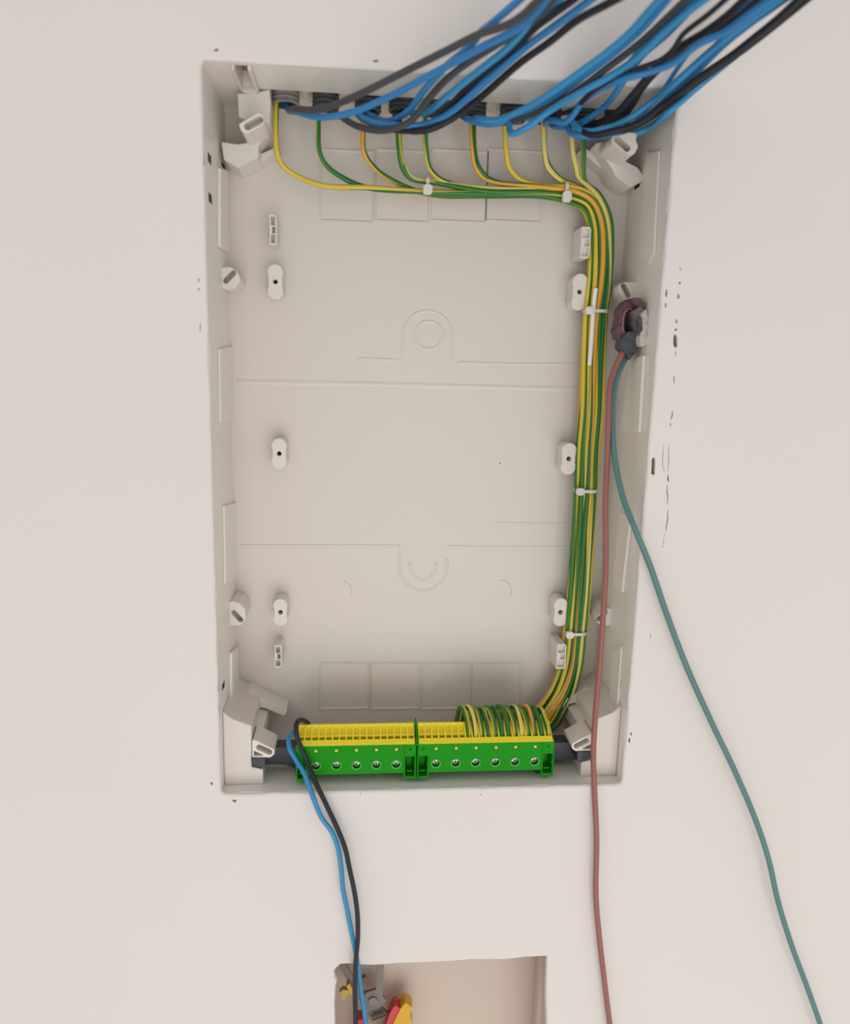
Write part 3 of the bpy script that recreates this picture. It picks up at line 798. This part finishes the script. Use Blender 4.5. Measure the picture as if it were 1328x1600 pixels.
# right bunch
cable(5, .002, [(745, 185), (775, 188), (813, 173), (858, 147), (903, 115), (948, 82), (985, 50), (1010, 22), (1032, -3)], B2, 'blue cable forming the upper left edge of the right bunch', -.004)
cable(5, -.003, [(730, 186), (765, 194), (815, 181), (858, 158), (903, 125), (950, 90), (1000, 48), (1045, -3)], B, 'darker blue cable hugging the underside of the upper left edge cable', .004)
cable(5, .005, [(760, 190), (790, 191), (830, 178), (862, 165), (903, 141), (948, 107), (1000, 67), (1040, 30), (1074, -3)], G, 'grey-black cable between the blue ones along the upper right bunch', .001)
cable(6, .002, [(795, 190), (800, 209), (822, 200), (858, 174), (903, 147), (960, 115), (996, 90), (1040, 48), (1070, 22), (1103, -3)], B2, 'blue cable whose bend hangs lowest under the fourth conduit from right', -.008)
cable(6, .005, [(806, 180), (840, 185), (880, 160), (930, 132), (965, 118), (1000, 80), (1035, 48), (1085, -3)], B, 'blue cable running behind the low hanging blue one', .007)
cable(7, -.003, [(862, 188), (885, 190), (915, 154), (955, 131), (979, 122), (1020, 111), (1056, 96), (1090, 70), (1133, 50), (1165, 26), (1205, -3)], B, 'blue cable crossing nearly level over the black crossing point', -.014)
cable(7, .004, [(862, 180), (895, 172), (930, 140), (962, 122), (996, 108), (1032, 94), (1051, 78), (1068, 53), (1105, 24), (1136, -3)], K, 'thin black cable bending sharply upward left of the thick black pair', -.010, .0017)
cable(8, .002, [(925, 195), (945, 188), (965, 175), (989, 148), (1020, 111), (1056, 78), (1100, 51), (1135, 25), (1165, -3)], K, 'black cable rising steeply through the crossing, left one of the thick pair', -.001, .0024)
cable(9, .000, [(968, 185), (985, 168), (1005, 135), (1025, 112), (1060, 82), (1108, 55), (1150, 28), (1190, -3)], K, 'black cable from the rightmost conduit, right one of the thick pair', .005, .0024)
cable(7, .001, [(875, 198), (905, 193), (940, 170), (962, 145), (980, 117), (1005, 85), (1045, 50), (1095, -3)], B, 'blue cable climbing steeply behind the thin black bend', .009)
cable(8, -.004, [(893, 190), (912, 205), (945, 201), (985, 184), (1020, 158), (1056, 128), (1105, 84), (1133, 60), (1172, 30), (1218, -3)], B2, 'blue cable sweeping above the long black pair at the right', -.003)
cable(9, -.004, [(962, 195), (1000, 178), (1036, 140), (1061, 103), (1085, 72), (1112, 48), (1140, 28), (1180, -3)], B, 'narrow blue cable seen steeply between the black and blue sweeps', .009, .0016)
cable(8, .000, [(905, 200), (925, 211), (960, 205), (1000, 192), (1040, 162), (1084, 127), (1141, 88), (1177, 60), (1213, 31), (1250, -3)], K, 'upper black cable of the long pair ending furthest right', -.008)
cable(8, .005, [(915, 196), (940, 208), (975, 204), (1015, 184), (1060, 150), (1100, 121), (1150, 86), (1190, 56), (1225, 28), (1263, -3)], K, 'lower black cable of the long pair ending furthest right', .002)
cable(9, .003, [(968, 200), (985, 210), (1012, 201), (1044, 176), (1095, 132), (1141, 94), (1175, 66), (1210, 36), (1255, -5)], B2, 'blue cable forming the lower right edge of the right bunch', .008)
cable(8, -.006, [(885, 192), (893, 208), (920, 213), (965, 206), (1010, 182), (1050, 148), (1090, 110), (1128, 72), (1170, 38), (1228, -3)], B, 'blue cable tucked between the sweeping blue and the long black pair', .004)

# ------------------------------------------------------------------ wires hanging out at the bottom
def free_wire(name, pts, r, m, label, cat='wire', **k):
    o = tube(name, [at(*p) for p in pts], r, m, None, per=8, ring=12, **k); tag(o, label, cat); return o
free_wire('black_wire', [(483, 1142, .0350), (482, 1132, .0340), (476, 1126.5, .0270), (468, 1125, .018), (463.5, 1131, .0100), (463, 1146, .006), (470, 1167, .0050), (480, 1190, .004), (493, 1222, -.003), (510, 1258, -.007), (526, 1292, -.008), (539, 1325, -.010), (546, 1357, -.012), (554, 1395, -.012), (558.5, 1430, -.012), (559, 1465, -.012), (556, 1500, -.010), (554.5, 1540, -.004), (555.5, 1590, .002), (556, 1650, .004), (558, 1740, .006)], .0020, M_BLACK,
          'black wire looping over the left block and hanging down the wall')
free_wire('blue_wire', [(470, 1150, .0360), (463, 1144, .032), (456, 1145, .024), (451, 1155, .015), (453, 1170, .009), (463, 1188, .006), (475, 1208, .000), (487, 1240, -.006), (501, 1275, -.008), (519, 1301, -.008), (528, 1325, -.008), (533, 1356, -.008), (536, 1390, -.008), (542, 1420, -.008), (550, 1460, -.008), (558, 1502, -.004), (563, 1540, .001), (569, 1580, .004), (573, 1612, .006), (582, 1740, .008)], .0020, M_BLUE2,
          'light blue wire looping behind the black one and hanging down the wall')
free_wire('brown_wire', [(990, 530, .042), (980, 540, .037), (971, 555, .034), (961, 575, .033), (953, 602, .030), (950.5, 650, .024), (949, 700, .022), (946, 780, .020), (946.5, 850, .018), (946, 900, .016), (941, 980, .012), (936, 1050, .010), (930, 1120, .006), (927, 1180, .002), (929, 1240, -.003), (932, 1310, -.006), (931, 1400, -.006), (937, 1470, -.006), (944, 1530, -.006), (952, 1595, -.006), (962, 1680, -.008), (972, 1770, -.010)], .00235, M_BROWN,
          'long reddish brown wire hanging from the hole in the right side')
free_wire('teal_wire', [(994, 530, .046), (986, 545, .043), (976, 562, .041), (964, 588, .038), (958, 620, .033), (957, 670, .026), (961, 720, .018), (974, 780, .005), (992, 826, -.005), (1016, 885, -.007), (1040, 955, -.008), (1072, 1040, -.010), (1110, 1125, -.012), (1148, 1205, -.014), (1180, 1280, -.014), (1200, 1340, -.014), (1216, 1410, -.014), (1236, 1475, -.014), (1262, 1545, -.014), (1283, 1605, -.014), (1310, 1690, -.014), (1332, 1770, -.014)], .00235, M_TEAL,
          'long grey-teal wire slanting right from the hole across the wall')

# ------------------------------------------------------------------ torn conduit stub in the right wall
t = thing('broken_conduit', at(985, 505, .052), 'torn purple conduit stub packed in the broken hole of the right side wall', 'conduit')
def ragged(name, outline, y, back, m, seed, jag=.0012, hole=None, bev=.0004, pm=0):
    P = rough(ccw(px2(outline, y)), .0025, jag*.6, seed)
    bm = bmesh.new()
    rn = random.Random(seed)
    hs = [rough(ccw(px2(hole, y)), .003, jag*.4, seed+9)] if hole else []
    add_holed(bm, P, hs, lambda x, z, w_: (x, y+w_+.0009*math.sin(x*2100)*math.cos(z*1700), z), pit=(back*.8 if hole else None), pit_mats=pm, back=back)
    return bm_obj(name, bm, m, t)
ragged('outer_shell', [(967, 500), (970, 482), (978, 470), (990, 466), (1001, 470), (1004, 485), (1000, 505), (996, 525), (984, 535), (966, 530), (963, 515)], .034, .014, [M_PURP, M_CONDIN], 3,
       hole=[(973, 505), (976, 488), (984, 482), (991, 490), (992, 512), (984, 526), (975, 520)], pm=1)
C = [at(x, y, .0335+random.uniform(-.0008, .0008)) for x, y in [(973, 505), (974, 496), (976, 488), (980, 484), (984, 481), (988, 485), (991, 490), (992, 501), (992, 512), (989, 520), (984, 527), (979, 524), (975, 520), (973, 512)]]
tube('torn_edge', C, .0009, M_PINK, t, smooth_pts=False, closed=True, ring=6)
ragged('dark_sleeve', [(972, 528), (982, 518), (994, 520), (1002, 533), (997, 545), (990, 556), (984, 563), (977, 552), (970, 545)], .030, .014, M_SLATE, 5)
ragged('dark_sleeve', [(990, 486), (1000, 478), (1008, 484), (1008, 498), (1004, 520), (997, 530), (993, 510)], .027, .018, mat('grey_rag', (.17, .16, .155), .8, var=.4, scale=200), 6)
ragged('torn_flap', [(986, 469), (993, 465), (1001, 466), (1005, 473), (1010, 478), (1002, 479), (994, 476)], .026, .012, M_PURP, 7)
ragged('mortar_lump', [(1003, 490), (1010, 484), (1012, 505), (1010, 522), (1012, 540), (1002, 541), (999, 527), (1004, 510)], .022, .018, M_PLAS, 8)
ragged('torn_flap', [(997, 500), (1002, 497), (1003, 512), (1000, 524), (995, 520)], .0205, .003, M_SLATE, 12)

# ------------------------------------------------------------------ plaster crumbs
bm = bmesh.new(); rn = random.Random(11)
spots = []
for _ in range(75):
    x = rn.uniform(-.09, .16); y = rn.uniform(.006, .05); spots.append((x, y, -HH, rn.uniform(.00025, .0007)))
for _ in range(26): spots.append((rn.uniform(.10, .13), rn.uniform(.052, .062), at(880, 1162, .056).z+.0014, rn.uniform(.0002, .0005)))
for _ in range(14): spots.append((rn.uniform(-.125, -.105), rn.uniform(.052, .062), at(440, 1168, .050).z+.0002, rn.uniform(.0002, .0004)))
for x, y, z, s in spots:
    q = bmesh.ops.create_icosphere(bm, subdivisions=1, radius=s)
    for v in q['verts']: v.co = v.co*rn.uniform(.7, 1.3)+Vector((x, y, z+s*.6))
o = bm_obj('plaster_crumbs', bm, M_PLAS)
tag(o, 'scattered tiny plaster crumbs on the enclosure floor below the blocks', 'crumbs', kind='stuff')

# ------------------------------------------------------------------ lower niche with its wire stripper
nx0, nx1 = at(521, 1600, 0).x, at(857, 1600, 0).x; nz1 = at(700, 1490, 0).z+.004; nz0 = at(700, 2050, 0).z
ND = .062
nb = thing('wall_box', (0.5*(nx0+nx1), ND, nz0), 'open empty wall box low in the wall, its ragged mouth cut through plaster', 'wall box')
def nface(name, *co):
    bm = bmesh.new(); bm.faces.new([bm.verts.new(c) for c in co]); return bm_obj(name, bm, M_NICHE, nb)
bm = bmesh.new(); box(bm, nx0-.004, nx1+.004, ND, ND+.002, nz0, nz1); bm_obj('back_plate', bm, M_NICHE, nb)
bm = bmesh.new(); box(bm, nx0-.006, nx0-.004, .004, ND, nz0, nz1); bm_obj('side_plate', bm, M_NICHE, nb)
bm = bmesh.new(); box(bm, nx1+.002, nx1+.004, .004, ND, nz0, nz1); box(bm, nx1-.002, nx1+.002, .030, .036, nz0, nz1); bm_obj('side_plate', bm, M_NICHE, nb)
bm = bmesh.new(); box(bm, nx0-.006, nx1+.004, .004, ND, nz1, nz1+.002); bm_obj('top_plate', bm, M_NICHE, nb)
bm = bmesh.new(); box(bm, nx0-.006, nx1+.004, .004, ND, nz0-.002, nz0); bm_obj('bottom_plate', bm, M_NICHE, nb)

YP = .042
tl = thing('wire_stripper', at(583, 1800, YP), 'grey wire stripper with red and yellow grips standing in the lower wall box', 'hand tool')
def tp(name, pts, y, th, m, r=.0006, holes=None):
    bm = bmesh.new(); P = ccw(px2(pts, y))
    if r: P = round_corners(P, r, 2)
    add_holed(bm, P, [ccw(px2(h, y)) for h in (holes or [])], lambda x, z, w_: (x, y+w_, z), pit=th*.7, back=th)
    return bevel(bm_obj(name, bm, m, tl), .0004)
tp('jaw', [(528, 1504), (524, 1498), (532, 1494), (541, 1508), (552, 1528), (566, 1549), (584, 1563), (612, 1590), (606, 1602), (596, 1588), (575, 1580), (560, 1562), (545, 1538)], YP, .003, M_TOOL)
tp('jaw', [(589, 1506), (590, 1492), (598, 1492), (599.5, 1508), (598, 1557), (603, 1563), (592, 1578), (578, 1583), (575, 1600), (566, 1600), (566, 1578), (569, 1556), (572, 1551), (587, 1547)], YP-.003, .003, M_TOOL)
c = at(583, 1563, YP-.003)
bm = bmesh.new(); add_holed(bm, circle(c.x, c.z, .0042, 20), [], lambda x, z, w_: (x, YP-.0046+w_, z), back=.002); bevel(bm_obj('pivot', bm, mat('pivot_grey', (.24, .21, .18), .45, metal=.1), tl), .0003)
tp('red_grip', [(609, 1583), (617, 1571), (626, 1576), (612, 1602), (600, 1650), (606, 1740), (596, 1750), (590, 1660), (602, 1604)], YP-.006, .011, M_RED, .001)
tp('yellow_grip', [(626, 1576), (633, 1567), (644.5, 1574), (640, 1586), (645, 1600), (636, 1640), (640, 1730), (626, 1750), (606, 1740), (602, 1650), (613, 1602)], YP-.007, .012, M_GOLD, .001)
tp('red_grip', [(558, 1594), (566, 1593), (570, 1600), (572, 1640), (560, 1750), (550, 1748), (553, 1660), (556, 1610)], YP-.006, .011, M_RED, .001)
tp('thumb_screw', [(541, 1541), (546, 1537), (551, 1546), (549, 1557), (546, 1553)], YP-.004, .006, M_BRASS, .0004)
tp('thumb_screw', [(530, 1552), (535, 1547), (543, 1547), (546, 1553), (540, 1557), (541, 1561), (536, 1563), (534, 1558)], YP-.003, .005, M_BRASS, .0004)
tp('stop_screw', [(566, 1528), (571, 1527), (572, 1532), (568, 1536), (560, 1535), (560, 1532), (565, 1532)], YP-.001, .004, mat('brown_steel', (.16, .11, .07), .5, metal=.4), .0004)
a, b = at(579, 1590, YP-.005), at(601, 1582, YP-.005)
ax = (b-a).normalized(); u = Vector((0, 1, 0)); v = ax.cross(u)
sp = [a+(b-a)*(i/96)+(u*math.cos(i*2*PI/12)+v*math.sin(i*2*PI/12))*.0028 for i in range(97)]
tube('spring', sp, .00045, M_SPRING, tl, smooth_pts=False, ring=6)
